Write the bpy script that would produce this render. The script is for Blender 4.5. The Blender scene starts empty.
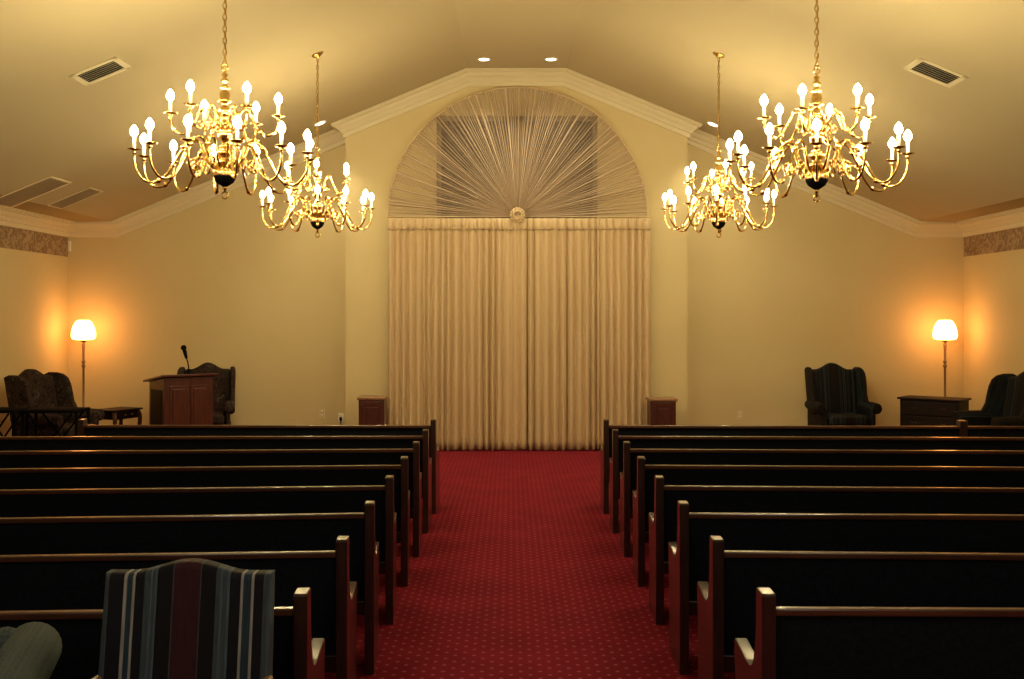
import bpy, bmesh, math, random
from mathutils import Vector, Matrix
PI = math.pi
R = math.radians
random.seed(7)
S = bpy.context.scene
C = S.collection

# ------------------------------------------------------------------ camera, world, exposure
F = 1019.0            # focal length in pixels of the 1024 px frame
VX, VY = 511.0, 318.0   # vanishing point of the aisle
H = 1.73
cam_d = bpy.data.cameras.new('camera')
cam = bpy.data.objects.new('camera', cam_d); C.objects.link(cam)
cam.location = (0, 0, H); cam.rotation_euler = (PI/2, 0, 0)
cam_d.sensor_width = 36; cam_d.lens = F/1024*36
cam_d.shift_x = (512-VX)/1024; cam_d.shift_y = -(339.5-VY)/1024
cam_d.clip_start = 0.05
S.camera = cam
w = bpy.data.worlds.new('world'); S.world = w; w.use_nodes = True
w.node_tree.nodes['Background'].inputs[0].default_value = (0.02, 0.025, 0.05, 1)
w.node_tree.nodes['Background'].inputs[1].default_value = 0.3
S.view_settings.view_transform = 'Standard'; S.view_settings.look = 'None'
S.view_settings.gamma = 1; S.view_settings.use_curve_mapping = False
S.view_settings.exposure = 0.0
S.cycles.use_denoising = True
S.cycles.max_bounces = 7; S.cycles.diffuse_bounces = 4; S.cycles.glossy_bounces = 3
S.cycles.transparent_max_bounces = 8
S.cycles.sample_clamp_indirect = 4.0
S.cycles.caustics_reflective = False; S.cycles.caustics_refractive = False

BULB_E = 245.0
BULB_C = (1.0, 0.80, 0.42)
SHADE_E = 16.5
SHADE_C = (1.0, 0.38, 0.10)
CAN_W = 70.0

def pt(px, py, D):
    return Vector(((px-VX)*D/F, D, H+(VY-py)*D/F))
def lat(px, D): return (px-VX)*D/F
def hgt(py, D): return H+(VY-py)*D/F

# ------------------------------------------------------------------ materials
def srgb(r, g, b):
    f = lambda c: (c/255/12.92) if c/255 <= .04045 else ((c/255+.055)/1.055)**2.4
    return (f(r), f(g), f(b), 1)
def new_mat(name):
    m = bpy.data.materials.new(name); m.use_nodes = True
    nt = m.node_tree; b = nt.nodes['Principled BSDF']
    return m, nt, b
def ramp(nt, stops, interp='LINEAR'):
    r = nt.nodes.new('ShaderNodeValToRGB'); cr = r.color_ramp; cr.interpolation = interp
    cr.elements[0].position, cr.elements[0].color = stops[0][0], stops[0][1]
    cr.elements[1].position, cr.elements[1].color = stops[-1][0], stops[-1][1]
    for p, c in stops[1:-1]:
        e = cr.elements.new(p); e.color = c
    return r
def noisy(name, c1, c2, scale=5, rough=.6, stretch=(1,1,1), detail=4, metal=0, coat=0, bump=0, spec=.5, sheen=0):
    m, nt, b = new_mat(name)
    tc = nt.nodes.new('ShaderNodeTexCoord'); mp = nt.nodes.new('ShaderNodeMapping')
    mp.inputs['Scale'].default_value = stretch
    n = nt.nodes.new('ShaderNodeTexNoise'); n.inputs['Scale'].default_value = scale; n.inputs['Detail'].default_value = detail
    r = ramp(nt, [(.3, (*c1[:3], 1)), (.7, (*c2[:3], 1))])
    L = nt.links.new
    L(tc.outputs['Object'], mp.inputs[0]); L(mp.outputs[0], n.inputs[0]); L(n.outputs[0], r.inputs[0]); L(r.outputs[0], b.inputs['Base Color'])
    b.inputs['Roughness'].default_value = rough; b.inputs['Metallic'].default_value = metal
    b.inputs['Coat Weight'].default_value = coat; b.inputs['Coat Roughness'].default_value = .12
    b.inputs['Specular IOR Level'].default_value = spec
    b.inputs['Sheen Weight'].default_value = sheen
    if bump:
        bp = nt.nodes.new('ShaderNodeBump'); bp.inputs['Strength'].default_value = bump; bp.inputs['Distance'].default_value = .01
        L(n.outputs[0], bp.inputs['Height']); L(bp.outputs[0], b.inputs['Normal'])
    return m
M = {}
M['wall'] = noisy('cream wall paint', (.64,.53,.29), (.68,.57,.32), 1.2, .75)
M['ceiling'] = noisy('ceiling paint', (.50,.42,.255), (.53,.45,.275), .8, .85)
M['trim'] = noisy('cream moulding paint', (.72,.64,.44), (.74,.66,.46), 3, .5)
M['wood'] = noisy('cherry wood', (.016,.006,.006), (.038,.014,.012), 7, .30, (6,6,.7), 5, coat=.5)
M['wood_rail'] = noisy('cherry rail', (.045,.016,.010), (.095,.036,.020), 6, .28, (.6,8,8), 5, coat=.5)
M['wood_red'] = noisy('red cherry wood', (.045,.008,.005), (.085,.018,.010), 7, .35, (6,6,.8), 5, coat=.3)
M['wood_light'] = noisy('warm oak', (.22,.11,.05), (.32,.17,.08), 7, .35, (6,6,.8), 5, coat=.3)
M['wood_dark'] = noisy('dark mahogany', (.007,.003,.0028), (.014,.005,.0045), 7, .6, (6,6,.8), 5, coat=.04, spec=.2)
M['pew_cloth'] = noisy('navy pew cloth', (.0035,.005,.0085), (.008,.011,.018), 60, .95, spec=.15)
M['brass'] = noisy('polished brass', (.90,.62,.20), (.95,.68,.25), 3, .16, metal=1)
M['brass_old'] = noisy('aged brass', (.45,.28,.08), (.55,.36,.12), 9, .3, metal=1)
M['brass_dull'] = noisy('tarnished brass', (.06,.04,.015), (.08,.05,.02), 9, .5, metal=.5)
M['black_metal'] = noisy('black metal', (.003,.003,.0035), (.005,.005,.006), 9, .9, spec=.05)
M['candle'] = noisy('ivory candle sleeve', (.80,.72,.52), (.85,.77,.58), 9, .5)
M['plastic'] = noisy('white plastic', (.82,.80,.72), (.86,.84,.76), 9, .35)
M['beige_plastic'] = noisy('beige plastic', (.68,.58,.36), (.72,.62,.40), 9, .4)
M['dark_void'] = noisy('dark duct', (.010,.008,.006), (.016,.012,.010), 9, .9)
M['grille_grey'] = noisy('grey grille paint', (.40,.33,.22), (.44,.36,.25), 9, .6)
M['vent_paint'] = noisy('vent paint', (.80,.72,.50), (.83,.75,.54), 9, .5)
M['teal_cloth'] = noisy('grey green woven cloth', (.065,.090,.095), (.10,.13,.132), 130, .9, bump=.35, spec=.15)
M['sash'] = noisy('grey window sash paint', (.20,.16,.12), (.24,.19,.14), 3, .6)

def woven():
    m = M['teal_cloth']; nt = m.node_tree; b = nt.nodes['Principled BSDF']; L = nt.links.new
    src = b.inputs['Base Color'].links[0].from_socket; tc = nt.nodes['Texture Coordinate']; prev = src
    for d in ('X', 'Y', 'Z'):
        wv = nt.nodes.new('ShaderNodeTexWave'); wv.bands_direction = d; wv.inputs['Scale'].default_value = 22; wv.inputs['Distortion'].default_value = .6
        L(tc.outputs['Object'], wv.inputs[0]); mx = nt.nodes.new('ShaderNodeMix'); mx.data_type = 'RGBA'; mx.blend_type = 'MULTIPLY'; mx.inputs[0].default_value = .16
        L(prev, mx.inputs[6]); L(wv.outputs[0], mx.inputs[7]); prev = mx.outputs[2]
    L(prev, b.inputs['Base Color'])
woven()
def emit(name, col, e):
    m = bpy.data.materials.new(name); m.use_nodes = True; nt = m.node_tree
    nt.nodes.clear(); o = nt.nodes.new('ShaderNodeOutputMaterial'); em = nt.nodes.new('ShaderNodeEmission')
    em.inputs[0].default_value = (*col, 1); em.inputs[1].default_value = e
    nt.links.new(em.outputs[0], o.inputs[0]); return m
M['bulb'] = emit('lit candle bulb', BULB_C, BULB_E)
M['shade'] = emit('lit glass shade', SHADE_C, SHADE_E)
M['can'] = emit('lit downlight', (1.0, .82, .55), 14)

def carpet():
    m, nt, b = new_mat('red dotted carpet'); L = nt.links.new
    tc = nt.nodes.new('ShaderNodeTexCoord')
    def lattice(off):
        a = nt.nodes.new('ShaderNodeVectorMath'); a.operation = 'MULTIPLY_ADD'
        a.inputs[1].default_value = (1/.095, 1/.095, 0); a.inputs[2].default_value = (off, off, 0)
        L(tc.outputs['Object'], a.inputs[0])
        f = nt.nodes.new('ShaderNodeVectorMath'); f.operation = 'FRACTION'; L(a.outputs[0], f.inputs[0])
        s = nt.nodes.new('ShaderNodeVectorMath'); s.operation = 'SUBTRACT'; s.inputs[1].default_value = (.5,.5,0); L(f.outputs[0], s.inputs[0])
        l = nt.nodes.new('ShaderNodeVectorMath'); l.operation = 'LENGTH'; L(s.outputs[0], l.inputs[0]); return l.outputs['Value']
    a, c = lattice(0), lattice(.5)
    mn = nt.nodes.new('ShaderNodeMath'); mn.operation = 'MINIMUM'; L(a, mn.inputs[0]); L(c, mn.inputs[1])
    r = ramp(nt, [(.0, (.13,.060,.070,1)), (.08, (.13,.060,.070,1)), (.13, (0,0,0,1)), (1, (0,0,0,1))])
    L(mn.outputs[0], r.inputs[0])
    n = nt.nodes.new('ShaderNodeTexNoise'); n.inputs['Scale'].default_value = 3.0; n.inputs['Detail'].default_value = 6
    L(tc.outputs['Object'], n.inputs[0])
    base = ramp(nt, [(.35, (.125,.0020,.014,1)), (.65, (.165,.0040,.019,1))]); L(n.outputs[0], base.inputs[0])
    mx = nt.nodes.new('ShaderNodeMix'); mx.data_type = 'RGBA'; mx.blend_type = 'ADD'; mx.inputs[0].default_value = 1
    L(base.outputs[0], mx.inputs[6]); L(r.outputs[0], mx.inputs[7]); L(mx.outputs[2], b.inputs['Base Color'])
    b.inputs['Roughness'].default_value = .95; b.inputs['Specular IOR Level'].default_value = .1
    b.inputs['Sheen Weight'].default_value = .2; b.inputs['Sheen Tint'].default_value = (.8,.1,.1,1)
    return m
M['carpet'] = carpet()

def striped(name, period, gain=1.0):
    m, nt, b = new_mat(name); L = nt.links.new
    tc = nt.nodes.new('ShaderNodeTexCoord'); sx = nt.nodes.new('ShaderNodeSeparateXYZ'); L(tc.outputs['Object'], sx.inputs[0])
    ad = nt.nodes.new('ShaderNodeMath'); ad.operation = 'MULTIPLY_ADD'; ad.inputs[1].default_value = 1/period; ad.inputs[2].default_value = .485
    L(sx.outputs[0], ad.inputs[0])
    fr = nt.nodes.new('ShaderNodeMath'); fr.operation = 'FRACT'; L(ad.outputs[0], fr.inputs[0])
    g = gain
    navy = (.004*g,.0055*g,.012*g,1); teal = (.045*g,.065*g,.085*g,1); pale = (.30*g,.31*g,.31*g,1); blue = (.018*g,.040*g,.065*g,1)
    black = (.003*g,.0035*g,.007*g,1); mar = (.035*g,.008*g,.014*g,1); grey = (.045*g,.05*g,.06*g,1); lt = (.07*g,.11*g,.15*g,1)
    st = [(0,teal),(.03,navy),(.115,pale),(.133,blue),(.165,pale),(.182,navy),(.235,teal),(.27,lt),(.283,teal),(.30,lt),(.31,black),(.40,grey),(.41,mar),(.56,grey),(.57,black),
          (.655,teal),(.68,lt),(.693,teal),(.72,lt),(.735,navy),(.80,pale),(.815,blue),(.86,pale),(.876,navy),(.93,teal),(.96,lt),(.975,teal)]
    r = ramp(nt, st, 'CONSTANT'); L(fr.outputs[0], r.inputs[0])
    n = nt.nodes.new('ShaderNodeTexNoise'); n.inputs['Scale'].default_value = 40
    mp = nt.nodes.new('ShaderNodeMapping'); mp.inputs['Scale'].default_value = (6,1,.3); L(tc.outputs['Object'], mp.inputs[0]); L(mp.outputs[0], n.inputs[0])
    mx = nt.nodes.new('ShaderNodeMix'); mx.data_type = 'RGBA'; mx.blend_type = 'MULTIPLY'; mx.inputs[0].default_value = .7
    nr = ramp(nt, [(.3,(.55,.55,.55,1)),(.7,(1.3,1.3,1.3,1))]); L(n.outputs[0], nr.inputs[0])
    L(r.outputs[0], mx.inputs[6]); L(nr.outputs[0], mx.inputs[7]); L(mx.outputs[2], b.inputs['Base Color'])
    b.inputs['Roughness'].default_value = .75; b.inputs['Specular IOR Level'].default_value = .25
    return m
M['stripe'] = striped('striped satin cloth', .515, 1.0)
M['stripe_dark'] = striped('dark striped cloth', .40, .16)

def floral():
    m, nt, b = new_mat('mottled floral cloth'); L = nt.links.new
    tc = nt.nodes.new('ShaderNodeTexCoord')
    n = nt.nodes.new('ShaderNodeTexNoise'); n.inputs['Scale'].default_value = 14; n.inputs['Detail'].default_value = 3; n.inputs['Distortion'].default_value = 1.2
    L(tc.outputs['Object'], n.inputs[0])
    r = ramp(nt, [(.30,(.005,.007,.007,1)),(.42,(.02,.009,.008,1)),(.50,(.050,.026,.022,1)),(.58,(.009,.014,.012,1)),(.70,(.10,.06,.045,1))])
    L(n.outputs[0], r.inputs[0]); L(r.outputs[0], b.inputs['Base Color'])
    b.inputs['Roughness'].default_value = .9; b.inputs['Specular IOR Level'].default_value = .2
    return m
M['floral'] = floral()

def border_paper():
    m, nt, b = new_mat('brown patterned border paper'); L = nt.links.new
    tc = nt.nodes.new('ShaderNodeTexCoord')
    v = nt.nodes.new('ShaderNodeTexNoise'); v.inputs['Scale'].default_value = 9; v.inputs['Detail'].default_value = 2; v.inputs['Distortion'].default_value = 2
    L(tc.outputs['Object'], v.inputs[0])
    r = ramp(nt, [(.40,(.25,.155,.085,1)),(.5,(.32,.21,.12,1)),(.58,(.42,.30,.18,1))]); L(v.outputs[0], r.inputs[0])
    L(r.outputs[0], b.inputs['Base Color']); b.inputs['Roughness'].default_value = .8
    return m
M['border'] = border_paper()
M['drape'] = noisy('beige drape', (.62,.48,.30), (.66,.51,.32), 2, .85, (1,1,.2), spec=.2)

def sheer():
    m, nt, b = new_mat('gathered sheer'); L = nt.links.new
    b.inputs['Base Color'].default_value = (.58,.45,.33,1); b.inputs['Roughness'].default_value = .8; b.inputs['Specular IOR Level'].default_value = .2
    at = nt.nodes.new('ShaderNodeAttribute'); at.attribute_name = 'gather'
    tr = nt.nodes.new('ShaderNodeBsdfTransparent'); mx = nt.nodes.new('ShaderNodeMixShader')
    L(at.outputs['Fac'], mx.inputs[0]); L(tr.outputs[0], mx.inputs[1]); L(b.outputs[0], mx.inputs[2])
    L(mx.outputs[0], nt.nodes['Material Output'].inputs[0]); return m
M['sheer'] = sheer()
def glass():
    m, nt, b = new_mat('window glass')
    b.inputs['Base Color'].default_value = (.012,.016,.028,1); b.inputs['Roughness'].default_value = .25; b.inputs['Specular IOR Level'].default_value = .15
    return m
M['glass'] = glass()

# ------------------------------------------------------------------ helpers
def tag(o, label=None, cat=None, group=None, kind=None):
    if label: o['label'] = label
    if cat: o['category'] = cat
    if group: o['group'] = group
    if kind: o['kind'] = kind
    return o
def empty(name, loc=(0,0,0), rz=0.0, label=None, cat=None, group=None):
    o = bpy.data.objects.new(name, None); C.objects.link(o); o.empty_display_size = .1
    o.location = loc; o.rotation_euler = (0,0,rz)
    return tag(o, label, cat, group)
def copy_tree(o, parent=None):
    c = o.copy(); C.objects.link(c); c.parent = parent
    for ch in list(o.children): copy_tree(ch, c)
    return c

class MB:
    def __init__(s): s.v = []; s.f = []; s.sm = []
    def add(s, vs, fs, smooth=False, mat=None):
        n = len(s.v)
        for v in vs:
            v = Vector(v)
            if mat is not None: v = mat @ v
            s.v.append(tuple(v))
        for f in fs: s.f.append(tuple(i+n for i in f)); s.sm.append(smooth)
    def from_bm(s, bm, smooth=False, mat=None):
        bm.verts.index_update()
        s.add([v.co.copy() for v in bm.verts], [[v.index for v in f.verts] for f in bm.faces], smooth, mat); bm.free()
    def box(s, x0, x1, y0, y1, z0, z1, bev=0.0, seg=2, mat=None, fn=None):
        bm = bmesh.new()
        vs = [bm.verts.new((x, y, z)) for x in (x0,x1) for y in (y0,y1) for z in (z0,z1)]
        for f in ((0,1,3,2),(4,6,7,5),(0,4,5,1),(2,3,7,6),(0,2,6,4),(1,5,7,3)): bm.faces.new([vs[i] for i in f])
        bmesh.ops.recalc_face_normals(bm, faces=bm.faces)
        if bev: bmesh.ops.bevel(bm, geom=list(bm.edges), offset=bev, segments=seg, profile=.5, affect='EDGES')
        if fn:
            for v in bm.verts: v.co = fn(v.co)
        s.from_bm(bm, bool(bev) and seg > 2, mat)
    def prism(s, pts, a, b, plane='XZ', bev=0.0, seg=2, mat=None, fn=None, smooth=False):
        """extrude the 2-D outline between a and b along the third axis"""
        def P(p, t): return {'XZ': (p[0], t, p[1]), 'YZ': (t, p[0], p[1]), 'XY': (p[0], p[1], t)}[plane]
        bm = bmesh.new()
        A = [bm.verts.new(P(p, a)) for p in pts]; B = [bm.verts.new(P(p, b)) for p in pts]
        n = len(pts); rim = []
        fa = bm.faces.new(A); fb = bm.faces.new(list(reversed(B)))
        for i in range(n): bm.faces.new((A[i], B[i], B[(i+1)%n], A[(i+1)%n]))
        bmesh.ops.recalc_face_normals(bm, faces=bm.faces)
        if bev:
            rim = list(fa.edges)+list(fb.edges)
            bmesh.ops.bevel(bm, geom=rim, offset=bev, segments=seg, profile=.5, affect='EDGES')
        big = [f for f in bm.faces if len(f.verts) > 4]
        if big: bmesh.ops.triangulate(bm, faces=big)
        if fn:
            for v in bm.verts: v.co = fn(v.co)
        s.from_bm(bm, smooth, mat)
    def tube(s, pts, r, n=8, smooth=True, cap=True, mat=None, closed=False):
        pts = [Vector(p) for p in pts]; N = len(pts)
        rr = r if isinstance(r, (list, tuple)) else [r]*N
        rings = []; prev = None
        for i, p in enumerate(pts):
            if closed: t = pts[(i+1)%N]-pts[i-1]
            else: t = pts[min(i+1,N-1)]-pts[max(i-1,0)]
            t.normalize()
            if prev is None:
                u = t.orthogonal().normalized()
            else:
                u = (prev - t*prev.dot(t))
                u = u.normalized() if u.length > 1e-6 else t.orthogonal().normalized()
            prev = u; w_ = t.cross(u)
            rings.append([p+u*rr[i]*math.cos(2*PI*k/n)+w_*rr[i]*math.sin(2*PI*k/n) for k in range(n)])
        vs = [v for g in rings for v in g]; fs = []
        for i in range(N if closed else N-1):
            j = (i+1) % N
            for k in range(n): fs.append((i*n+k, i*n+(k+1)%n, j*n+(k+1)%n, j*n+k))
        s.add(vs, fs, smooth, mat)
        if cap and not closed:
            s.add(rings[0], [tuple(reversed(range(n)))], False, mat); s.add(rings[-1], [tuple(range(n))], False, mat)
    def lathe(s, prof, n=16, c=(0,0,0), smooth=True, mat=None):
        vs = []; fs = []
        for r, z in prof:
            for k in range(n): vs.append((c[0]+r*math.cos(2*PI*k/n), c[1]+r*math.sin(2*PI*k/n), c[2]+z))
        for i in range(len(prof)-1):
            for k in range(n): fs.append((i*n+k, i*n+(k+1)%n, (i+1)*n+(k+1)%n, (i+1)*n+k))
        s.add(vs, fs, smooth, mat)
        if prof[0][0] > 1e-5: s.add(vs[:n], [tuple(reversed(range(n)))], False, mat)
        if prof[-1][0] > 1e-5: s.add(vs[-n:], [tuple(range(n))], False, mat)
    def mesh(s, name, mat):
        me = bpy.data.meshes.new(name); me.from_pydata(s.v, [], s.f); me.update()
        for p, k in zip(me.polygons, s.sm): p.use_smooth = k
        me.materials.append(mat); return me
    def build(s, name, mat, parent=None, loc=(0,0,0), rz=0.0):
        return inst(name, s.mesh(name, mat), parent, loc, rz)
def inst(name, me, parent=None, loc=(0,0,0), rz=0.0):
    o = bpy.data.objects.new(name, me); C.objects.link(o); o.parent = parent
    o.location = loc; o.rotation_euler = (0,0,rz); return o
def spline(pts, k=6):
    """Catmull-Rom through the points"""
    pts = [Vector(p) for p in pts]; out = []
    for i in range(len(pts)-1):
        p0 = pts[max(i-1,0)]; p1 = pts[i]; p2 = pts[i+1]; p3 = pts[min(i+2,len(pts)-1)]
        for j in range(k):
            t = j/k
            out.append(.5*((2*p1)+(p2-p0)*t+(2*p0-5*p1+4*p2-p3)*t*t+(3*p1-p0-3*p2+p3)*t**3))
    out.append(pts[-1]); return out
def struct(mb, name, mat, parent=None):
    o = mb.build(name, mat, parent); 
    if parent is None: o['kind'] = 'structure'
    return o

# ------------------------------------------------------------------ room shell
XL, XR = -5.98, 6.106
YF, YP, YB = 13.75, 13.40, -3.2       # flank wall, centre wall, wall behind the viewer
PXL, PXR = lat(345, 13.36), lat(688, 13.36)
CT = [(XL, 3.02), (-5.34, 3.02), (-.58, 4.98), (.72, 4.98), (5.48, 3.02), (XR, 3.02)]
def ceil_z(x):
    for (a, za), (b, zb) in zip(CT, CT[1:]):
        if a <= x <= b: return za+(zb-za)*(x-a)/(b-a)
    return 3.02
m = MB(); m.box(XL-.15, XR+.15, YB-.15, YF+.5, -.1, 0); struct(m, 'floor', M['carpet'])
m = MB()
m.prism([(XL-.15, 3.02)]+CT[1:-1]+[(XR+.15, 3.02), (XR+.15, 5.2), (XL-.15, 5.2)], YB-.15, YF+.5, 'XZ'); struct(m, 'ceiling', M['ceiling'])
m = MB(); m.box(XL-.15, XL, YB-.15, YF+.5, 0, 3.06); struct(m, 'wall_left', M['wall'])
m = MB(); m.box(XR, XR+.15, YB-.15, YF+.5, 0, 3.06); struct(m, 'wall_right', M['wall'])
m = MB(); m.box(XL-.15, XR+.15, YB-.15, YB, 0, 5.1); struct(m, 'wall_rear', M['wall'])
m = MB(); m.prism([(XL-.1,0),(PXL+.05,0),(PXL+.05,4.5),(-5.34,3.06),(XL-.1,3.06)], YF, YF+.15, 'XZ'); struct(m, 'wall_front_left', M['wall'])
m = MB(); m.prism([(XR+.1,0),(PXR-.05,0),(PXR-.05,4.5),(5.48,3.06),(XR+.1,3.06)], YF, YF+.15, 'XZ'); struct(m, 'wall_front_right', M['wall'])
# centre wall that stands forward, with a window opening behind the sunburst
WX0, WX1, WZ0, WZ1 = lat(437,13.5), lat(597,13.5), 2.98, hgt(117,13.5)
m = MB()
m.prism([(PXL,0),(PXL,3.0),(PXL,ceil_z(PXL)+.06),(WX0,ceil_z(WX0)+.04),(WX0,WZ0),(WX0,0)], YP, YF+.15, 'XZ')
m.prism([(PXR,0),(PXR,3.0),(PXR,ceil_z(PXR)+.06),(WX1,ceil_z(WX1)+.04),(WX1,WZ0),(WX1,0)], YP, YF+.15, 'XZ')
m.box(WX0, WX1, YP, YF+.15, 0, WZ0); m.prism([(WX0,WZ1),(WX1,WZ1),(WX1,ceil_z(WX1)+.04),(.72,5.0),(-.58,5.0),(WX0,ceil_z(WX0)+.04)], YP, YF+.15, 'XZ')
struct(m, 'wall_centre', M['wall'])
wf = MB()
wf.box(WX0, WX1, YP+.06, YP+.12, WZ0, WZ0+.06); wf.box(WX0, WX1, YP+.06, YP+.12, WZ1-.06, WZ1)
cxw = (WX0+WX1)/2
for x in (WX0, cxw-.09, WX1-.06): wf.box(x, x+(.18 if x == cxw-.09 else .06), YP+.06, YP+.12, WZ0, WZ1)
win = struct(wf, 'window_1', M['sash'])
g = MB(); g.box(WX0+.05, cxw-.08, YP+.085, YP+.095, WZ0+.05, WZ1-.05); g.build('pane', M['glass'], win)
g = MB(); g.box(cxw+.08, WX1-.05, YP+.085, YP+.095, WZ0+.05, WZ1-.05); g.build('pane', M['glass'], win)

# crown moulding
PROF = [(0,.002),(.165,.002),(.165,.022),(.148,.024),(.148,.042),(.118,.048),(.112,.06),(.095,.085),(.07,.105),(.066,.12),(.050,.122),(.048,.14),(.028,.15),(.024,.20),(.0,.205)]
COS = math.cos(math.atan2(1.96, 4.76))
def crown_xz(poly, yw, name, outside=False):
    def off(q):
        out = []
        n = len(poly)
        for i in range(n):
            p = Vector(poly[i]); ds = []
            if i > 0: ds.append((Vector(poly[i])-Vector(poly[i-1])).normalized())
            if i < n-1: ds.append((Vector(poly[i+1])-Vector(poly[i])).normalized())
            ns = [Vector((d.y, -d.x)) for d in ds]
            if len(ns) == 1:
                nn = ns[0]; v = Vector((0, -q/abs(nn.y)))     # plumb cut at the ends
            else:
                b_ = (ns[0]+ns[1]).normalized(); v = b_*(q/b_.dot(ns[0]))
            out.append(p+v)
        return out
    mb = MB(); vs = []; n = len(poly)
    for p, q in PROF:
        row = off(q)
        if outside:      # run past the corner by the moulding's own projection, so the end is a true outside mitre
            for e, sg in ((0, -1), (-1, 1)):
                xx = poly[e][0]+sg*p; row[e] = Vector((xx, ceil_z(xx)-q/COS))
        for o_ in row: vs.append((o_.x, yw-p, o_.y))
    fs = []
    for i in range(len(PROF)):
        j = (i+1) % len(PROF)
        for k in range(n-1): fs.append((i*n+k, i*n+k+1, j*n+k+1, j*n+k))
    mb.add(vs, fs); 
    mb.add([vs[i*n] for i in range(len(PROF))], [tuple(range(len(PROF)))]); mb.add([vs[i*n+n-1] for i in range(len(PROF))], [tuple(reversed(range(len(PROF))))])
    struct(mb, name, M['trim'])
crown_xz([(XL,3.02),(-5.34,3.02),(PXL,ceil_z(PXL))], YF, 'trim_1')
crown_xz([(PXR,ceil_z(PXR)),(5.48,3.02),(XR,3.02)], YF, 'trim_2')
crown_xz([(PXL,ceil_z(PXL)),(-.58,4.98),(.72,4.98),(PXR,ceil_z(PXR))], YP, 'trim_3', True)
for nm, x, sg in (('trim_4', XL, 1), ('trim_5', XR, -1)):
    mb = MB(); mb.prism([(x+sg*p, 3.02-q) for p, q in PROF], YB, YF, 'XZ'); struct(mb, nm, M['trim'])
for nm, x, sg in (('trim_6', PXL, -1), ('trim_7', PXR, 1)):     # short returns on the sides of the centre wall
    mb = MB(); n_ = len(PROF); vs = []
    for p, q in PROF: vs.append((x+sg*p, YP-p, ceil_z(x+sg*p)-q/COS))
    for p, q in PROF: vs.append((x+sg*p, YF, ceil_z(x+sg*p)-q/COS))
    mb.add(vs, [(k, (k+1)%n_, (k+1)%n_+n_, k+n_) for k in range(n_)]); struct(mb, nm, M['trim'])
for nm, x, sg in (('trim_8', XL, 1), ('trim_9', XR, -1)):       # patterned paper border under the crown of the side walls
    mb = MB(); mb.box(min(x, x+sg*.004), max(x, x+sg*.004), YB, YF-.01, 2.555, 2.82); struct(mb, nm, M['border'])
for nm, (a, b, c, d) in (('baseboard_left', (XL, XL+.015, YB, YF)), ('baseboard_right', (XR-.015, XR, YB, YF)),
                         ('baseboard_front_left', (XL, PXL, YF-.015, YF)), ('baseboard_front_right', (PXR, XR, YF-.015, YF)), ('baseboard_centre', (PXL, PXR, YP-.015, YP))):
    mb = MB(); mb.box(a, b, c, d, 0, .11, .004); struct(mb, nm, M['trim'])

# ------------------------------------------------------------------ downlights in the ceiling
def hit_ceiling(px, py):
    dx, dz = (px-VX)/F, (VY-py)/F
    lo, hi = .1, 40.0
    for _ in range(60):
        mid = (lo+hi)/2
        if H+dz*mid > ceil_z(max(XL, min(XR, dx*mid))): hi = mid
        else: lo = mid
    return Vector((dx*lo, lo, H+dz*lo))
def slope_at(x):
    if -5.34 < x < -.58: return math.atan2(1.96, 4.76)
    if .72 < x < 5.48: return -math.atan2(1.96, 4.76)
    return 0
def downlight(p, label, power):
    th = slope_at(p.x)
    o = empty('downlight', p, 0, label, 'ceiling light', 'round downlights in the ceiling')
    o.rotation_euler = (0, -th, 0)
    t = MB(); t.lathe([(.085,-.001),(.085,-.008),(.066,-.010),(.064,-.001)], 24); t.build('trim_ring', M['plastic'], o)
    l = MB(); l.lathe([(.0,-.004),(.064,-.004)], 24); l.build('lens', M['can'], o)
    ld = bpy.data.lights.new('downlight_beam', 'SPOT'); ld.energy = power; ld.color = (1, .85, .52); ld.spot_size = R(105); ld.spot_blend = .9; ld.shadow_soft_size = .06
    lo = bpy.data.objects.new('downlight_beam', ld); C.objects.link(lo); lo.location = (p.x, p.y, p.z-.03)
cz = lambda x, y: Vector((x, y, ceil_z(x)))
downlight(hit_ceiling(484, 59), 'round white downlight above the curtain, left one of the central pair', CAN_W)
downlight(hit_ceiling(551, 59), 'round white downlight above the curtain, right one of the central pair', CAN_W)
downlight(hit_ceiling(713, 124), 'round white downlight on the right slope beside the chandelier chain', CAN_W)
downlight(hit_ceiling(320, 123), 'round white downlight on the left slope behind the chandelier chain', CAN_W)
REAR_W = 32.0  # soft fill lights added out of view, no fixtures behind them
for i, (x, y) in enumerate(((-1.8, 1.2), (2.0, 1.2), (-1.8, -1.6), (2.0, -1.6))):
    ld = bpy.data.lights.new('rear_fill_light', 'POINT'); ld.energy = REAR_W; ld.color = (1, .90, .74); ld.shadow_soft_size = .35
    lo = bpy.data.objects.new('rear_fill_light', ld); C.objects.link(lo); lo.location = (x, y, 3.1)

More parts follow.
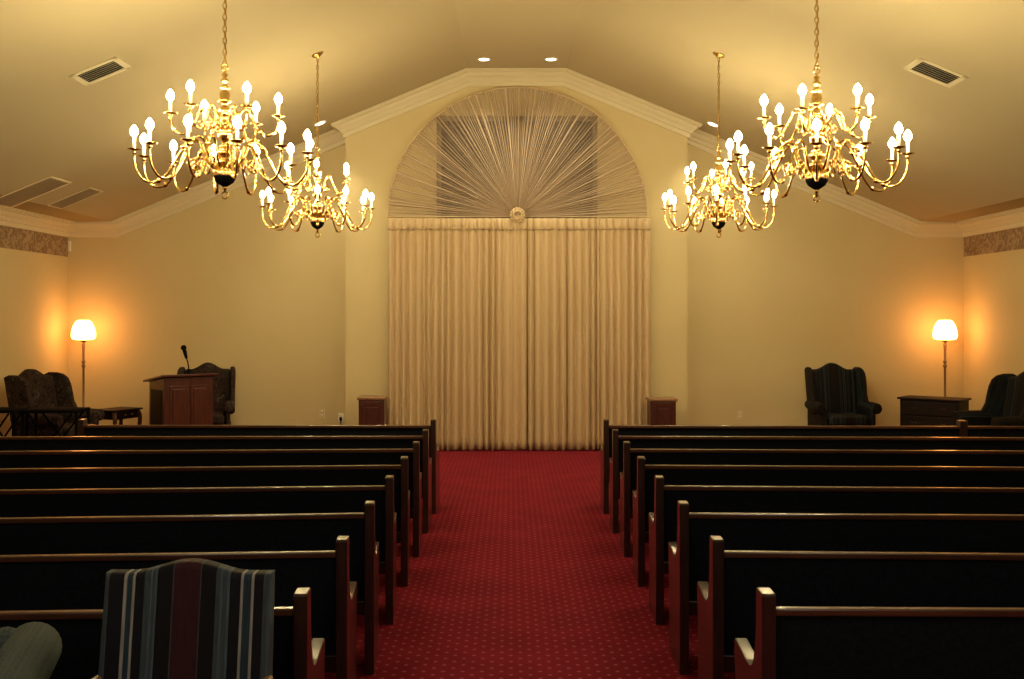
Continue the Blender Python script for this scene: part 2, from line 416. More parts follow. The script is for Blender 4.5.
# ------------------------------------------------------------------ vents
def vent(name, quad, label, cat, frame_mat, slat_mat, nslat, along, fw=.05, void=None, tilt=28):
    P = [hit_ceiling(*q) for q in quad]
    c = sum(P, Vector())/4
    th = slope_at(c.x); ux = Vector((math.cos(th), 0, math.sin(th)))
    us = [(p-c).dot(ux) for p in P]; ys = [p.y-c.y for p in P]
    hx = (sorted(us)[2]+sorted(us)[3]-sorted(us)[0]-sorted(us)[1])/4; hy = (sorted(ys)[2]+sorted(ys)[3]-sorted(ys)[0]-sorted(ys)[1])/4
    c.z = ceil_z(c.x)
    o = empty(name, c, 0, label, cat); o.rotation_euler = (0, -th, 0)
    f = MB()
    for (a, b, cc, d) in ((-hx, hx, -hy, -hy+fw), (-hx, hx, hy-fw, hy), (-hx, -hx+fw, -hy, hy), (hx-fw, hx, -hy, hy)):
        f.box(a, b, cc, d, -.007, -.001, .002)
    f.build('frame', frame_mat, o)
    k = MB(); k.box(-hx+fw, hx-fw, -hy+fw, hy-fw, -.003, -.001); k.build('duct_opening', void or M['dark_void'], o)
    sl = MB()
    for i in range(nslat):
        t = (i+.5)/nslat
        if along == 'y':
            x = -hx+fw+t*2*(hx-fw)
            sl.box(x-.012, x+.012, -hy+fw, hy-fw, -.0008, .0008, mat=Matrix.Translation((x,0,-.010)) @ Matrix.Rotation(R(35 if c.x < 0 else -35), 4, 'Y') @ Matrix.Translation((-x,0,0)))
        else:
            y = -hy+fw+t*2*(hy-fw)
            sl.box(-hx+fw, hx-fw, y-.010, y+.010, -.0008, .0008, mat=Matrix.Translation((0,y,-.008)) @ Matrix.Rotation(R(tilt), 4, 'X') @ Matrix.Translation((0,-y,0)))
    sl.build('louvres', slat_mat, o)
vent('ceiling_vent', ((70,74),(118,57),(133,68),(82,86)), 'white air supply vent with dark louvres on the left ceiling slope', 'vent', M['vent_paint'], M['vent_paint'], 6, 'x')
vent('ceiling_vent', ((968,77),(919,57),(904,68),(950,88)), 'white air supply vent with dark louvres on the right ceiling slope', 'vent', M['vent_paint'], M['vent_paint'], 6, 'x')
vent('return_grille', ((-8,198),(42,172),(66,179),(20,203)), 'large grey return air grille on the left slope, nearer the viewer', 'vent', M['vent_paint'], M['grille_grey'], 12, 'x', .03, M['grille_grey'], 6)
vent('return_grille', ((45,205),(91,187.5),(104,191),(61,208.5)), 'narrow grey return air grille on the left slope by the front corner', 'vent', M['vent_paint'], M['grille_grey'], 10, 'x', .02, M['grille_grey'], 6)

# ------------------------------------------------------------------ curtain panels
CY = 13.32
def curtain_panel(px0, px1, label, seed):
    rnd = random.Random(seed)
    x0, x1 = lat(px0, CY), lat(px1, CY); zt, zb = hgt(226, CY), .015
    # irregular pleats
    edges = [0.0]
    while edges[-1] < 1: edges.append(edges[-1]+rnd.uniform(.060, .125)/(x1-x0))
    edges = [e/edges[-1] for e in edges]; amps = [rnd.uniform(.6, 1.15) for _ in edges]; deep = [rnd.random() < .22 for _ in edges]
    nx = int((x1-x0)/.0085); nz = 26
    o = empty('curtain_panel', ((x0+x1)/2, CY, 0), 0, label, 'curtain', 'pleated curtain panels under the sunburst')
    cx = (x0+x1)/2
    def depth(u, t):
        k = 0
        while k < len(edges)-2 and edges[k+1] < u: k += 1
        f = (u-edges[k])/(edges[k+1]-edges[k])
        s_ = max(0, math.sin(PI*f))**1.15
        A = .080*amps[k]
        d = -A*s_+(.03*(1-s_) if deep[k] else 0)
        d *= .75+.45*(1-t)
        d += .006*math.sin(9*u*6+t*3)*(1-t)
        return d
    vs = []; fs = []
    for j in range(nz+1):
        t = j/nz
        for i in range(nx+1):
            u = i/nx; uu = min(1, max(0, u+.0035*math.sin(t*4+u*17)*(1-t)))
            z = zb+(zt-zb)*t
            if j == 0: z += .006*math.sin(u*40)
            vs.append((x0-cx+(x1-x0)*u, depth(uu, t), z))
    for j in range(nz):
        for i in range(nx): a = j*(nx+1)+i; fs.append((a, a+1, a+nx+2, a+nx+1))
    mb = MB(); mb.add(vs, fs, True); ob = mb.build('drape', M['drape'], o)
    sd = ob.modifiers.new('thickness', 'SOLIDIFY'); sd.thickness = .003
    # gathered heading band
    zh = hgt(218.5, CY); vs = []; fs = []; nz2 = 6
    for j in range(nz2+1):
        t = j/nz2; z = zt-.055+(zh-zt+.055)*t
        for i in range(nx+1):
            u = i/nx
            vs.append((x0-cx+(x1-x0)*u, -.012-.012*math.sin(PI*t)+1.0*depth(u, 1)*(1-.45*t), z))
    for j in range(nz2):
        for i in range(nx): a = j*(nx+1)+i; fs.append((a, a+1, a+nx+2, a+nx+1))
    mb = MB(); mb.add(vs, fs, True); ob = mb.build('heading', M['drape'], o)
    sd = ob.modifiers.new('thickness', 'SOLIDIFY'); sd.thickness = .003
curtain_panel(388, 527, 'widest beige pleated curtain panel, covering the left half of the arch wall', 3)
curtain_panel(527, 567, 'narrow beige pleated curtain panel just right of the centre gap', 5)
curtain_panel(567, 650.5, 'beige pleated curtain panel at the right end of the arch wall', 6)

# sunburst sheer in the arch
def sunburst():
    cx, cz_, rad = lat(517.5, 13.3), hgt(217, 13.3), 1.70
    o = empty('sunburst_drape', (cx, 13.355, cz_), 0, 'half round sheer drape gathered into a sunburst above the curtains', 'sunburst drape')
    rnd = random.Random(11)
    nf = 118; edges = [0.0]
    for _ in range(nf): edges.append(edges[-1]+rnd.uniform(.55, 1.5))
    edges = [e/edges[-1] for e in edges]
    amp = [rnd.uniform(.5, 1.2) for _ in range(nf)]; dens = [rnd.uniform(.0, 1.0) for _ in range(nf)]
    na, nr = nf*10, 22
    vs = []; fs = []; al = []
    for j in range(nr+1):
        t = .03+.97*j/nr
        for i in range(na+1):
            k, f = min(i//10, nf-1), (i % 10)/10 if i < na else 1.0
            a = PI*(edges[k]+(edges[k+1]-edges[k])*f)
            s_ = math.sin(PI*f)**.8
            r = rad*t*(1 if j < nr else .995+.006*s_)
            d = -.035*amp[k]*s_*min(1, .25+t*1.3)*(1-.55*max(0, t-.8)/.2) - .05*(1-t)
            vs.append((-r*math.cos(a), d, r*math.sin(a)))
            al.append(min(1, .27+.73*(s_**2.0)*(.12+.88*dens[k]**1.3) + .7*(1-t)**2.2 + .06*(t > .97)))
    for j in range(nr):
        for i in range(na): q = j*(na+1)+i; fs.append((q, q+1, q+na+2, q+na+1))
    mb = MB(); mb.add(vs, fs, True); me = mb.mesh('sheer', M['sheer'])
    at = me.attributes.new('gather', 'FLOAT', 'POINT')
    for i, a in enumerate(al): at.data[i].value = a
    inst('sheer', me, o)
    # rosette
    mb = MB()
    for rr, yy in ((.085, -.085), (.055, -.10)):
        pts = [(rr*math.cos(2*PI*k/48)*(1+.10*math.sin(k*2.1)), yy+.008*math.sin(k*1.7), rr*math.sin(2*PI*k/48)*(1+.10*math.sin(k*2.1))) for k in range(48)]
        mb.tube(pts, .018, 6, closed=True)
    mb.add([(0.05*math.cos(a)*s2, -.085+.02*(1-s2), .05*math.sin(a)*s2) for s2 in (1,.6,.01) for a in [2*PI*k/20 for k in range(20)]],
           [(i*20+k, i*20+(k+1)%20, (i+1)*20+(k+1)%20, (i+1)*20+k) for i in range(2) for k in range(20)], True)
    mb.build('rosette', M['drape'], o, (0,0,.02))
    # hem rod along the base and arch edge tape
    mb = MB(); mb.box(-rad, rad, -.05, -.04, -.004, .010, .003, 2); mb.build('base_hem', M['drape'], o)
    mb = MB(); mb.tube([(-(rad+.005)*math.cos(PI*k/80), -.005, (rad+.005)*math.sin(PI*k/80)) for k in range(81)], .014, 6); mb.build('arch_hem', M['drape'], o)
sunburst()

# ------------------------------------------------------------------ chandeliers
def cup_and_candle_meshes():
    p = MB(); p.lathe([(.006,-.035),(.012,-.03),(.016,-.018),(.010,-.010),(.020,-.004),(.045,0),(.047,.004),(.030,.004),(.0,.003)], 14); pan = p.mesh('drip_pan', M['brass'])
    c = MB(); c.lathe([(.011,.0),(.011,.085),(.0,.087)], 10); can = c.mesh('candle_sleeve', M['candle'])
    b = MB(); b.lathe([(.006,.085),(.020,.098),(.026,.114),(.023,.134),(.011,.154),(.0,.164)], 10); bul = b.mesh('bulb', M['bulb'])
    return pan, can, bul
PAN, SLEEVE, BULBM = cup_and_candle_meshes()
def arm_mesh(pts, scroll):
    m = MB()
    sp = spline([(x, 0, z) for x, z in pts], 7); m.tube(sp, .0085, 7)
    # knuckle beads
    for q in (int(len(sp)*.42), int(len(sp)*.62)):
        a, b = sp[q-1], sp[q+1]
        d = (b-a).normalized(); c = sp[q]
        m.tube([c-d*.02, c-d*.01, c, c+d*.01, c+d*.02], [.007,.015,.0165,.015,.007], 8)
    # leafy C-scroll
    (sx, sz, sr, sg) = scroll
    pts2 = []
    for k in range(26):
        t = k/25; a = t*2.6*PI; r = sr*(1-.75*t)
        pts2.append((sx+r*math.cos(a)*sg, 0, sz+r*math.sin(a)))
    m.tube(pts2, [.0075]*13+[.006]*13, 6)
    return m.mesh('arm', M['brass'])
LOW = [(.045,-.02),(.085,-.035),(.13,.03),(.17,.13),(.235,.14),(.30,.04),(.37,-.09),(.44,-.155),(.515,-.155),(.57,-.09),(.585,-.02),(.585,.015)]
UP = [(.03,-.03),(.06,-.04),(.09,.03),(.125,.09),(.165,.07),(.21,-.02),(.27,-.085),(.33,-.065),(.355,-.01),(.36,.015)]
ARM_LOW, ARM_UP = arm_mesh(LOW, (.20,-.035,.05,1)), arm_mesh(UP, (.115,-.035,.032,1))
ZL, ZU = 2.80, 3.075    # tier heights
def chandelier(x, y, rot, up, dz, label):
    zc = ceil_z(x)-dz
    if y > 9: o_scale = .93
    else: o_scale = 1.0
    o = empty('chandelier', (x, y, dz), 0, label, 'chandelier', 'brass chandeliers'); o.scale = (o_scale, o_scale, 1)
    b = MB()
    # bottom finial with ring
    b.tube([(.022*math.cos(2*PI*k/16), 0, 2.574+.024*math.sin(2*PI*k/16)) for k in range(16)], .006, 6, closed=True)
    b.lathe([(.0,2.594),(.008,2.598),(.007,2.608),(.012,2.612),(.012,2.618),(.018,2.626),(.008,2.634),(.014,2.640),(.03,2.645),(.055,2.662),(.070,2.69),(.074,2.712),(.070,2.735),(.055,2.757),(.03,2.768),(.022,2.776),
             (.05,2.784),(.062,2.79),(.058,2.806),(.03,2.814),(.028,2.83),(.045,2.845),(.052,2.865),(.045,2.89),(.024,2.90),(.018,2.93),(.03,2.95),(.046,2.975),(.05,3.0),(.038,3.03),(.022,3.04),
             (.045,3.05),(.048,3.066),(.022,3.075),(.018,3.10),(.034,3.12),(.040,3.145),(.030,3.175),(.016,3.19),(.016,3.205),(.045,3.214),(.045,3.222),(.030,3.235),(.038,3.262),(.030,3.285),(.014,3.295),
             (.036,3.305),(.036,3.313),(.014,3.325),(.018,3.345),(.030,3.36),(.018,3.375),(.010,3.385),(.024,3.40),(.010,3.415),(.006,3.43),(.0,3.44)], 20)
    # gadroon ribs on the bowl
    for k in range(16):
        a = 2*PI*k/16
        b.tube([( (r_)*math.cos(a), (r_)*math.sin(a), z_) for r_, z_ in ((.071,2.70),(.0745,2.712),(.072,2.735),(.058,2.757),(.034,2.768))], .006, 5)
    b.tube([(.022*math.cos(2*PI*k/16), 0, 3.452+.022*math.sin(2*PI*k/16)) for k in range(16)], .005, 6, closed=True)
    b.build('body', M['brass'], o)
    q = MB(); q.lathe([(.0,2.622),(.02,2.634),(.034,2.643),(.058,2.659),(.0735,2.688),(.0765,2.705),(.074,2.706)], 20); q.build('bowl_dark_reflection', M['black_metal'], o)  # black shell paints the dark reflection under the brass bowl
    # chain
    ch = MB(); z = 3.475; i = 0
    while z < zc-.05:
        pts = []
        for k in range(12):
            a = 2*PI*k/12; u = .013*math.cos(a); v = .026*math.sin(a)
            pts.append((u, 0, z+v) if i % 2 == 0 else (0, u, z+v))
        ch.tube(pts, .0035, 5, closed=True); z += .040; i += 1
    ch.tube([(.006,0,3.45),(.008,.006,3.45+(zc-3.45)*.5),(.004,0,zc-.02)], .0025, 5)
    ch.build('chain', M['brass_old'], o)
    # canopy tilted with the ceiling slope
    th = slope_at(x)
    mt = Matrix.Translation((0,0,zc)) @ Matrix.Rotation(-th, 4, 'Y')
    c = MB(); c.lathe([(.0,-.038),(.014,-.036),(.016,-.024),(.05,-.018),(.066,-.008),(.068,-.001)], 20, mat=mt); c.build('canopy', M['brass_old'], o)
    for n, zt, mesh_, rad, ph in ((12, ZL, ARM_LOW, .585, rot), (6, ZU, ARM_UP, .36, up)):
        for k in range(n):
            a = inst('arm', mesh_, o, (0,0,zt), ph+2*PI*k/n)
            for nm, me in (('drip_pan', PAN), ('candle_sleeve', SLEEVE), ('bulb', BULBM)): inst(nm, me, a, (rad,0,.05))
LX, RX = -1.966, 2.10
chandelier(LX, 7.0, R(23.2), R(8.7), 0, 'large brass chandelier with lit candle bulbs, the nearer one on the left')
chandelier(RX, 7.0, R(13.3), R(58.8), -.02, 'large brass chandelier with lit candle bulbs, the nearer one on the right')
chandelier(LX, 10.35, R(10.9), R(39), 0, 'brass chandelier farther away on the left, its ceiling canopy in view')
chandelier(RX+.01, 10.35, R(16.3), R(30.3), .0, 'brass chandelier farther away on the right, its ceiling canopy in view')

# ------------------------------------------------------------------ pews
PEW_T, PEW_H = .046, .83
def pew_profile():
    P = [(0,0),(0,PEW_H-.008),(.008,PEW_H),(.084,PEW_H),(.092,PEW_H-.008),(.094,.72),(.105,.64),(.135,.575),(.16,.548),(.20,.533),(.26,.532),(.33,.540),(.40,.546),(.442,.549),(.452,.541),(.452,.50),(.432,.40),(.42,.30),(.425,.15),(.435,0)]
    return P
def pew_end_mesh():
    m = MB(); m.prism(pew_profile(), -PEW_T/2, PEW_T/2, 'YZ', .004, 2); return m.mesh('end_panel', M['wood'])
END = pew_end_mesh()
def divider_mesh():
    m = MB(); m.prism(pew_profile(), -PEW_T*.7, PEW_T*.7, 'YZ', .004, 2); return m.mesh('divider', M['wood'])
DIV = divider_mesh()
pew_parts = {}
def pew_meshes(Lw):
    if Lw in pew_parts: return pew_parts[Lw]
    a, b = PEW_T, Lw-PEW_T
    lean = lambda co: Vector((co.x, co.y+(.74-co.z)*.20, co.z))
    m = MB(); m.box(a, b, .030, .085, .30, .760, .012, 3, fn=lean); back = m.mesh('backrest', M['pew_cloth'])
    m = MB(); m.box(a, b, .008, .040, .756, .781, .005, 2); rail = m.mesh('top_rail', M['wood_rail'])
    m = MB(); m.box(a, b, .155, .44, .385, .445, .022, 3); cush = m.mesh('seat_cushion', M['pew_cloth'])
    m = MB(); m.box(a, b, .13, .425, .355, .385, .004); m.box(a, b, .385, .405, .29, .36, .004); m.box(a, b, .10, .13, .26, .33, .004); seat = m.mesh('seat_board', M['wood'])
    pew_parts[Lw] = (back, rail, cush, seat); return pew_parts[Lw]
def pew(x_aisle, y, Lw, side, ang, label, group, divider=None):
    """origin at the aisle end, camera side; the pew runs outwards"""
    o = empty('pew', (x_aisle, y, 0), side*R(ang), label, 'pew', group)
    back, rail, cush, seat = pew_meshes(Lw)
    ox = 0 if side > 0 else -Lw
    for nm, me in (('backrest', back), ('top_rail', rail), ('seat_cushion', cush), ('seat_board', seat)): inst(nm, me, o, (ox,0,0))
    inst('end_panel', END, o, (side*PEW_T/2,0,0)); inst('end_panel', END, o, (side*(Lw-PEW_T/2),0,0))
    if divider: inst('divider', DIV, o, (side*divider,0,0))
XAL, XAR = -.664, .818
ordin = ['nearest the viewer', 'second from the viewer', 'third from the viewer', 'fourth from the viewer', 'fourth from the curtain', 'third from the curtain', 'second from the curtain', 'closest to the curtain']
ANG_L = [-3.0,-3.5,-4.2,-4.0,-3.8,-2.6,-.9,.6]
ANG_R = [-1.0,-2.3,-1.8,-2.4,-2.2,-2.2,-1.9,-1.2]
YK = [.9*F*(.003717+.000883*k)-.09 for k in range(8)]
for k in range(8):
    y = YK[k]
    ll = 3.17 if k == 7 else 4.5
    extra = ', outer post visible' if k == 7 else ''
    pew(XAL, y, ll, -1, ANG_L[k], 'dark pew with navy back left of aisle, %s%s' % (ordin[k], extra), 'pews left of the aisle')
    pew(XAR, y, 4.45, 1, ANG_R[k], 'dark pew with navy back right of aisle, %s%s' % (ordin[k], ', with middle divider' if k == 7 else ''), 'pews right of the aisle', 3.15 if k == 7 else None)

# ------------------------------------------------------------------ wing chairs
def wing_chair(name, loc, rz, mat, label, ax=0.0, sc=1.0):
    o = empty(name, loc, rz, label, 'armchair', 'wing armchairs by the front wall'); o.scale = (sc, sc, 1)
    lean = lambda co: Vector((co.x*(1+.0*co.z), co.y+max(0, co.z-.42)*.16, co.z))
    m = MB(); m.box(-.33, .33, -.34, .27, .20, .37, .03, 4); m.build('seat_base', mat, o)
    m = MB(); m.box(-.275, .275, -.40, .12, .37, .50, .045, 5); m.build('seat_cushion', mat, o)
    top = []
    for i in range(25):
        x = .315-.63*i/24; a = abs(x)
        hump = .085*(0.5+.5*math.cos(PI*min(1, a/.235)))
        top.append((x, 1.055+hump-(.012 if a > .30 else 0)))
    out = [(-.30,.32),(.30,.32),(.325,.6),(.325,.95)]+top+[(-.325,.95),(-.325,.6)]
    m = MB(); m.prism(out, .12, .25, 'XZ', .035, 4, fn=lean, smooth=True); m.build('backrest', mat, o)
    for sg in (-1, 1):
        yz = [(.26,.45),(.26,1.06),(.20,1.085),(.10,1.085),(.03,1.065),(-.02,1.02),(-.045,.94),(-.055,.84),(-.06,.75),(-.09,.67),(-.13,.60),(-.13,.50)]
        fl = lambda co, s_=sg: Vector((co.x+s_*max(0, .15-co.y)*.16+s_*max(0, co.z-.6)*.04, co.y+max(0, co.z-.42)*.16, co.z))
        a, b = (.295, .36) if sg > 0 else (-.36, -.295)
        m = MB(); m.prism(yz, a, b, 'YZ', .022, 3, fn=fl, smooth=True); m.build('wing', mat, o)
        m = MB()
        x = sg*(.385-ax)
        m.tube([(x, -.37, .585), (x, -.36, .585), (x, -.2, .59), (x-sg*.01, .05, .595), (x-sg*.03, .24, .60)], [.055,.068,.070,.064,.055], 16)
        m.box(min(sg*.29, sg*(.375-ax)), max(sg*.29, sg*(.375-ax)), -.35, .24, .20, .60, .025, 3)
        m.build('arm', mat, o)
    for sx in (-1, 1):
        for sy, yy in ((-1,-.29), (1,.22)):
            m = MB(); m.tube([(sx*.28, yy, .21), (sx*.29, yy+sy*.02, .12), (sx*.285, yy+sy*.02, .03), (sx*.29, yy+sy*.035, .0)], [.032,.026,.018,.026], 10); m.build('leg', M['wood_dark'], o)
    return o
wing_chair('wing_chair', (lat(839.5,13.15), 13.15, 0), R(3), M['stripe_dark'], 'dark striped wing armchair alone against the front wall, right of the curtain', 0, .93)
wing_chair('wing_chair', (lat(206,13.25), 13.25, 0), R(12), M['floral'], 'mottled floral wing armchair standing behind the wooden lectern', .055, .92)
wing_chair('wing_chair', (-5.28, 11.75, 0), R(78), M['floral'], 'mottled floral wing armchair at the left wall, turned to the right')
wing_chair('wing_chair', (5.55, 11.45, 0), R(-84), M['stripe_dark'], 'dark striped wing armchair at the right wall, cut by the picture edge')

# ------------------------------------------------------------------ floor lamps
def floor_lamp(px, D, label):
    o = empty('floor_lamp', (lat(px, D), D, 0), 0, label, 'floor lamp', 'lit floor lamps')
    b = MB(); b.lathe([(.14,0),(.145,.012),(.13,.028),(.06,.04),(.03,.06),(.022,.09)], 24); b.build('base', M['brass_old'], o)
    p = MB(); p.lathe([(.014,.08),(.014,.50),(.022,.51),(.022,.53),(.014,.54),(.015,1.08),(.026,1.09),(.028,1.105),(.016,1.115),(.016,1.14),(.026,1.15),(.024,1.165),(.015,1.18),(.017,1.30),(.022,1.38),(.014,1.41)], 14); p.build('pole', M['wood_light'], o)
    h = MB(); h.lathe([(.012,1.40),(.02,1.415),(.055,1.432),(.06,1.44),(.0,1.442)], 18); h.build('shade_holder', M['brass_old'], o)
    s = MB(); s.lathe([(.06,1.442),(.11,1.446),(.138,1.458),(.151,1.485),(.152,1.52),(.144,1.57),(.129,1.622),(.110,1.662),(.092,1.688),(.070,1.701),(.0,1.706)], 28); s.build('lamp_shade', M['shade'], o)
floor_lamp(83.5, 13.38, 'lit floor lamp with white glass shade in the left front corner')
floor_lamp(945, 13.38, 'lit floor lamp with white glass shade in the right front corner')

# ------------------------------------------------------------------ lectern and microphone
def lectern():
    phi = R(40); w_, d_ = .65, .50
    o = empty('lectern', (-4.064, 11.9, 0), phi, 'reddish wooden lectern with slanted top and panelled front, turned to the aisle', 'lectern')
    m = MB(); m.box(.025, w_-.025, .03, d_, .06, 1.03, .004, fn=lambda c: Vector((c.x, c.y, c.z-(.07*(c.y/d_) if c.z > .6 else 0)))); m.build('body', M['wood_red'], o)
    m = MB(); m.box(-.0, w_, .0, d_+.03, .0, .07, .008); m.build('plinth', M['wood_dark'], o)
    m = MB(); m.box(-.03, w_+.03, -.02, d_+.06, 1.035, 1.062, .006, fn=lambda c: Vector((c.x, c.y, c.z-.14*c.y))); m.build('reading_top', M['wood_red'], o)
    for x0, x1 in ((.09, w_/2-.02), (w_/2+.02, w_-.09)):
        m = MB()
        m.box(x0, x1, .018, .032, .16, .93, .005); m.box(x0+.03, x1-.03, .008, .020, .20, .89, .007); m.build('front_panel', M['wood_red'], o)
    m = MB(); m.box(.018,.028,.09,d_-.06,.16,.88,.003); m.build('side_panel', M['wood_dark'], o)
    base = Matrix.Rotation(phi, 4, 'Z') @ Vector((w_*.56, .12, 0)) + Vector((-4.064, 11.9, 1.047))
    o2 = empty('microphone', base, 0, 'black gooseneck microphone standing on the lectern top', 'microphone')
    m = MB(); m.lathe([(.035,.0),(.035,.012),(.012,.02)], 16); m.build('base', M['black_metal'], o2)
    m = MB(); m.tube(spline([(0,0,.015),(-.004,0,.08),(-.016,0,.15),(-.032,0,.20)], 4), .008, 8); m.build('stem', M['black_metal'], o2)
    m = MB(); m.tube([(-.030,0,.195),(-.034,0,.21),(-.055,0,.29),(-.058,0,.302)], [.012,.018,.024,.016], 12); m.build('handle', M['black_metal'], o2)
    m = MB(); mt = Matrix.Translation((-.065,0,.325)); m.lathe([(.0,-.034),(.02,-.028),(.032,-.012),(.034,.004),(.026,.024),(.012,.033),(.0,.035)], 14, mat=mt); m.build('head', M['black_metal'], o2)
lectern()

# pedestals either side of the curtain
def pedestal(px0, px1, py, label):
    D = 12.95; x0, x1 = lat(px0, D), lat(px1, D); zt = hgt(py, D); hw = (x1-x0)/2-.02
    o = empty('pedestal', ((x0+x1)/2, D+.07, 0), 0, label, 'pedestal', 'wooden pedestals beside the curtain')
    m = MB(); m.box(-hw, hw, -.15, .15, .05, zt-.035, .004); m.build('body', M['wood_red'], o)
    m = MB(); m.box(-hw-.02, hw+.02, -.17, .17, zt-.038, zt, .010, 3); m.build('cap', M['wood_light'], o)
    m = MB(); m.box(-hw-.012, hw+.012, -.162, .162, 0, .055, .006); m.build('plinth', M['wood_red'], o)
    f = MB()
    for a, b, c, d in ((-hw+.02, hw-.02, zt-.10, zt-.05), (-hw+.02, hw-.02, .08, .14), (-hw+.02, -hw+.065, .14, zt-.10), (hw-.065, hw-.02, .14, zt-.10)): f.box(a, b, -.160, -.150, c, d, .003)
    f.box(-hw+.085, hw-.085, -.156, -.150, .17, zt-.13, .003)
    f.build('front_panel', M['wood_red'], o)
pedestal(358, 386.5, 396.5, 'small wooden pedestal with light cap at the left edge of the curtain')
pedestal(648, 676.5, 398, 'small wooden pedestal with light cap at the right edge of the curtain')

# chest by the right lamp
def chest():
    phi = R(-40)       # front runs from the near corner back to the left
    w_, d_, h_ = .745, .42, .716
    o = empty('chest', (5.55, 12.6, 0), phi, 'low dark wooden chest of drawers beside the right floor lamp', 'chest of drawers')
    m = MB(); m.box(-w_+.01, -.01, .01, d_-.01, .10, h_-.025, .004); m.build('body', M['wood_dark'], o)
    m = MB(); m.box(-w_-.02, .02, -.02, d_+.01, h_-.025, h_, .008, 3); m.build('top', M['wood_dark'], o)
    for i in range(3):
        z0 = .13+i*.185
        m = MB(); m.box(-w_+.04, -.04, -.006, .012, z0, z0+.165, .005); dr = m.build('drawer', M['wood_dark'], o)
        for xx in (-w_*.74, -w_*.26):
            k = MB(); k.tube([(xx-.03,-.008,z0+.10),(xx-.02,-.022,z0+.085),(xx+.02,-.022,z0+.085),(xx+.03,-.008,z0+.10)], .004, 6); k.build('handle', M['brass_dull'], dr)
    for x in (-w_+.05, -.05):
        for y in (.05, d_-.05):
            m = MB(); m.box(x-.03, x+.03, y-.03, y+.03, 0, .105, .010, 3, fn=lambda c, x=x, y=y: Vector((x+(c.x-x)*(.65+.35*c.z/.1), y+(c.y-y)*(.65+.35*c.z/.1), c.z))); m.build('foot', M['wood_dark'], o)
chest()

# little side table with bowed legs
def side_table():
    a = Vector((-4.82, 12.4)); b = Vector((lat(141,12.8), 12.8)); phi = math.atan2(b.y-a.y, b.x-a.x); w_ = (b-a).length; d_ = .33; h_ = .605
    o = empty('side_table', (a.x, a.y, 0), phi, 'small dark side table with bowed legs between armchair and lectern', 'side table')
    m = MB(); m.box(-.02, w_+.02, -.02, d_+.02, h_-.02, h_, .007, 3); m.build('table_top', M['wood_dark'], o)
    m = MB(); m.box(.01, w_-.01, .01, d_-.01, h_-.12, h_-.02, .004); m.build('apron', M['wood_dark'], o)
    m = MB(); m.box(.05, w_-.05, -.002, .014, h_-.105, h_-.035, .004); dr = m.build('drawer', M['wood_dark'], o)
    for xx in (w_*.38, w_*.62):
        k = MB(); k.lathe([(.004,0),(.012,.008),(.010,.016),(.0,.02)], 10, mat=Matrix.Translation((xx,-.002,h_-.07)) @ Matrix.Rotation(PI/2, 4, 'X')); k.build('knob', M['brass'], dr)
    for x, sx in ((.02,-1), (w_-.02,1)):
        for y, sy in ((.02,-1), (d_-.02,1)):
            m = MB(); m.tube(spline([(x-sx*.01,y-sy*.01,h_-.03),(x+sx*.012,y+sy*.012,h_-.12),(x,y,.30),(x-sx*.008,y-sy*.008,.10),(x+sx*.014,y+sy*.014,.0)], 4), [.030]*4+[.026]*4+[.018]*4+[.014]*4+[.022], 10); m.build('leg', M['wood_red'], o)
side_table()

# folding stands with crossed legs
def folding_stand(px0, px1, label):
    D = 10.7; x0, x1 = lat(px0, D), lat(px1, D); h_ = hgt(410, D); w_ = x1-x0
    o = empty('folding_stand', (x0, D, 0), 0, label, 'folding stand', 'black folding stands at the left wall')
    m = MB(); m.box(0, w_, 0, .36, h_-.035, h_, .008, 3); m.build('top', M['black_metal'], o)
    for y in (.03, .33):
        for sg in (0, 1):
            m = MB(); xx = .014 if sg == 0 else w_-.014
            m.box(xx-.013, xx+.013, y-.013, y+.013, 0, h_-.03, .003); m.build('leg', M['black_metal'], o)
        m = MB()
        m.tube([(.06,y+.015,h_-.04),(w_-.06,y+.015,.12)], .011, 8); m.tube([(w_-.06,y-.010,h_-.04),(.06,y-.010,.12)], .011, 8)
        m.tube([(.014,y,.12),(w_-.014,y,.12)], .009, 8); m.build('cross_brace', M['black_metal'], o)
folding_stand(20, 76.5, 'black folding stand with crossed braces in front of the left armchair')
folding_stand(-38, 13.5, 'black folding stand with crossed braces cut by the left picture edge')

# outlets and sensor
def outlet(px, py, label, mat, plug):
    p = pt(px, py, YF); 
    o = empty('wall_outlet', (p.x, YF, p.z), 0, label, 'outlet')
    m = MB(); m.box(-.036, .036, -.006, 0, -.06, .06, .002); m.build('cover_plate', mat, o)
    m = MB()
    for z in (-.026, .026): m.lathe([(.0,.002),(.017,.002),(.017,.0)], 14, mat=Matrix.Translation((0,-.006,z)) @ Matrix.Rotation(PI/2,4,'X'))
    m.build('sockets', M['plastic'], o)
    if plug:
        m = MB(); m.box(-.016, .016, -.045, -.008, -.042, .006, .006, 3); m.tube(spline([(0,-.03,-.04),(.0,-.035,-.10),(-.02,-.02,-.18)], 4), .006, 6)
        ob = m.build('power_plug', M['black_metal'], None, (p.x, YF, p.z)); tag(ob, 'black power plug pushed into the white outlet left of the curtain', 'plug')
outlet(341, 417.5, 'white wall outlet with a plug, left of the small pedestal', M['plastic'], True)
outlet(322, 413.5, 'beige wall plate, faint, on the left front wall', M['beige_plastic'], False)
outlet(740, 415, 'beige wall outlet low on the right front wall', M['beige_plastic'], False)
p = pt(68.5, 246, 13.7)
m = MB(); m.box(-.02, .02, -.03, .0, -.07, .07, .006, 3); ob = m.build('wall_sensor', M['plastic'], None, (XL+.03, 13.745, p.z)); tag(ob, 'small white sensor box high in the left front corner', 'sensor')

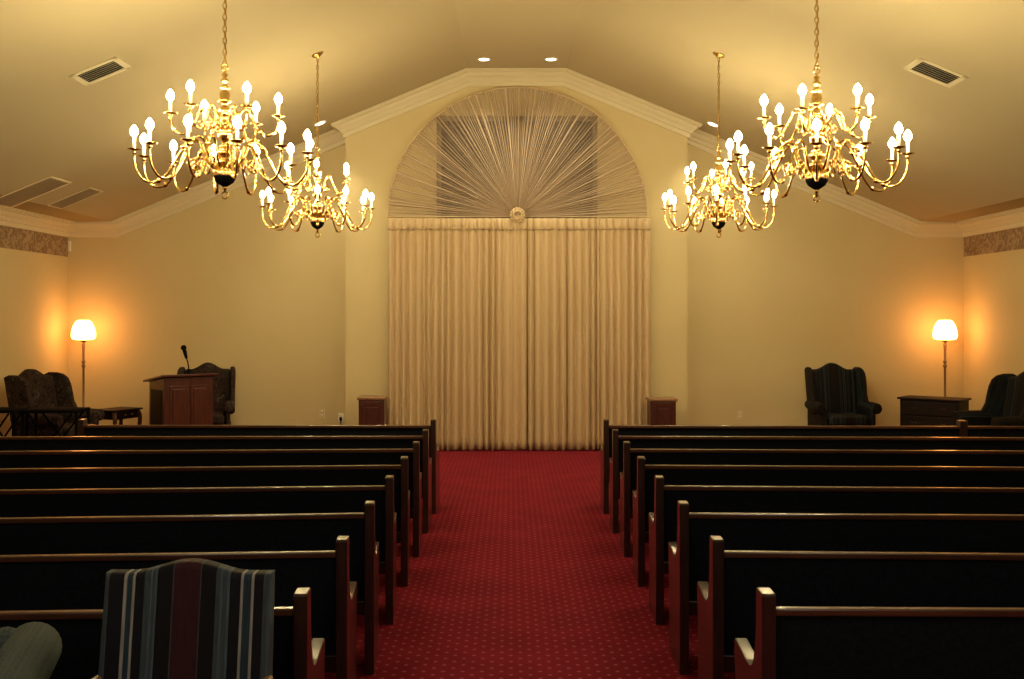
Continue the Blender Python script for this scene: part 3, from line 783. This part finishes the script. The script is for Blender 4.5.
# ------------------------------------------------------------------ foreground: striped armchair
def occasional_chair():
    Dt = 3.10; cx = lat(191, Dt)
    o = empty('occasional_chair', (cx, 2.92, 0), R(-1), 'upholstered armchair with navy, maroon and cream stripes in front of the nearest left pew', 'armchair')
    top = []
    for i in range(29):
        u = i/28; x = .262-.524*u; a = abs(x)/.262
        top.append((x, .962+.034*(.5+.5*math.cos(PI*min(1, a/.72)))))
    lean = lambda co: Vector((co.x*(.955+.06*(1-co.z)), co.y+(co.z-.45)*.16, co.z))
    m = MB(); m.prism([(-.262,.40),(.262,.40)]+top, .055, .125, 'XZ', .016, 3, fn=lean, smooth=False); m.build('backrest', M['stripe'], o)
    m = MB(); m.box(-.28, .28, -.48, .07, .34, .46, .04, 4); m.build('seat', M['stripe'], o)
    for sg in (-1, 1):
        for y0, y1, zt in ((-.44, -.44, .36), (.10, .13, .42)):
            m = MB(); m.tube([(sg*.265, y0, zt), (sg*.27, y1, 0)], [.024,.015], 8); m.build('leg', M['wood_light'], o)
        m = MB()
        m.tube(spline([(sg*.250,.112,.655),(sg*.258,.03,.655),(sg*.272,-.12,.645),(sg*.28,-.28,.63),(sg*.28,-.33,.61)], 4), .017, 8)
        m.tube(spline([(sg*.278,-.28,.63),(sg*.275,-.24,.53),(sg*.27,-.30,.40)], 4), .016, 8); a = m.build('arm', M['wood_light'], o)
        m = MB(); m.tube([(sg*.260,.0,.672),(sg*.262,-.01,.675),(sg*.272,-.12,.665),(sg*.277,-.21,.655),(sg*.277,-.22,.653)], [.010,.020,.023,.020,.010], 10); m.build('arm_pad', M['stripe_dark'], a)
occasional_chair()

# foreground: rolled back of a sofa at the lower left
def tub_sofa():
    o = empty('roll_back_chair', (-1.445, 3.10, 0), R(15.5), 'grey green woven club chair with rolled back at the lower left picture corner', 'armchair')
    # local -Y runs toward the viewer along the back, -X is the sitting side
    r_ = .080; zc = .738
    m = MB()
    pts = [(0,.0,zc),(0,-.012,zc),(0,-.04,zc),(0,-.3,zc),(0,-.50,zc),(0,-.60,zc),(0,-.625,zc),(0,-.635,zc)]
    m.tube([(x,y,z) for x,y,z in pts], [.035,.055,r_,r_+.002,r_,r_,.055,.03], 24)
    m.prism([(-.12,.20),(-.05,.20),(-.04,.45),(-.005,.72),(-.07,.72),(-.11,.45)], -.62, -.015, 'XZ', .01, 2, smooth=False)
    m.build('backrest', M['teal_cloth'], o)
    for y0, nm in ((-.02, 'arm'), (-.62, 'arm')):
        m = MB(); yy = y0-.055 if y0 > -.5 else y0+.055
        m.tube([(-.03,yy,.755),(-.06,yy,.755),(-.40,yy,.72),(-.68,yy,.66),(-.72,yy,.655),(-.735,yy,.655)], [.05,.062,.062,.060,.05,.03], 20)
        m.box(-.70,-.03,yy-.04,yy+.04,.18,.66,.015,2); m.build(nm, M['teal_cloth'], o)
    m = MB(); m.box(-.68,-.05,-.54,-.10,.18,.34,.02,3); m.build('seat_base', M['teal_cloth'], o)
    m = MB(); m.box(-.72,-.06,-.52,-.12,.34,.47,.04,4); m.build('seat_cushion', M['teal_cloth'], o)
    for x in (-.05,-.66):
        for y in (-.07,-.56):
            m = MB(); m.tube([(x,y,.19),(x,y,0)], [.026,.018], 10); m.build('leg', M['wood_dark'], o)
tub_sofa()
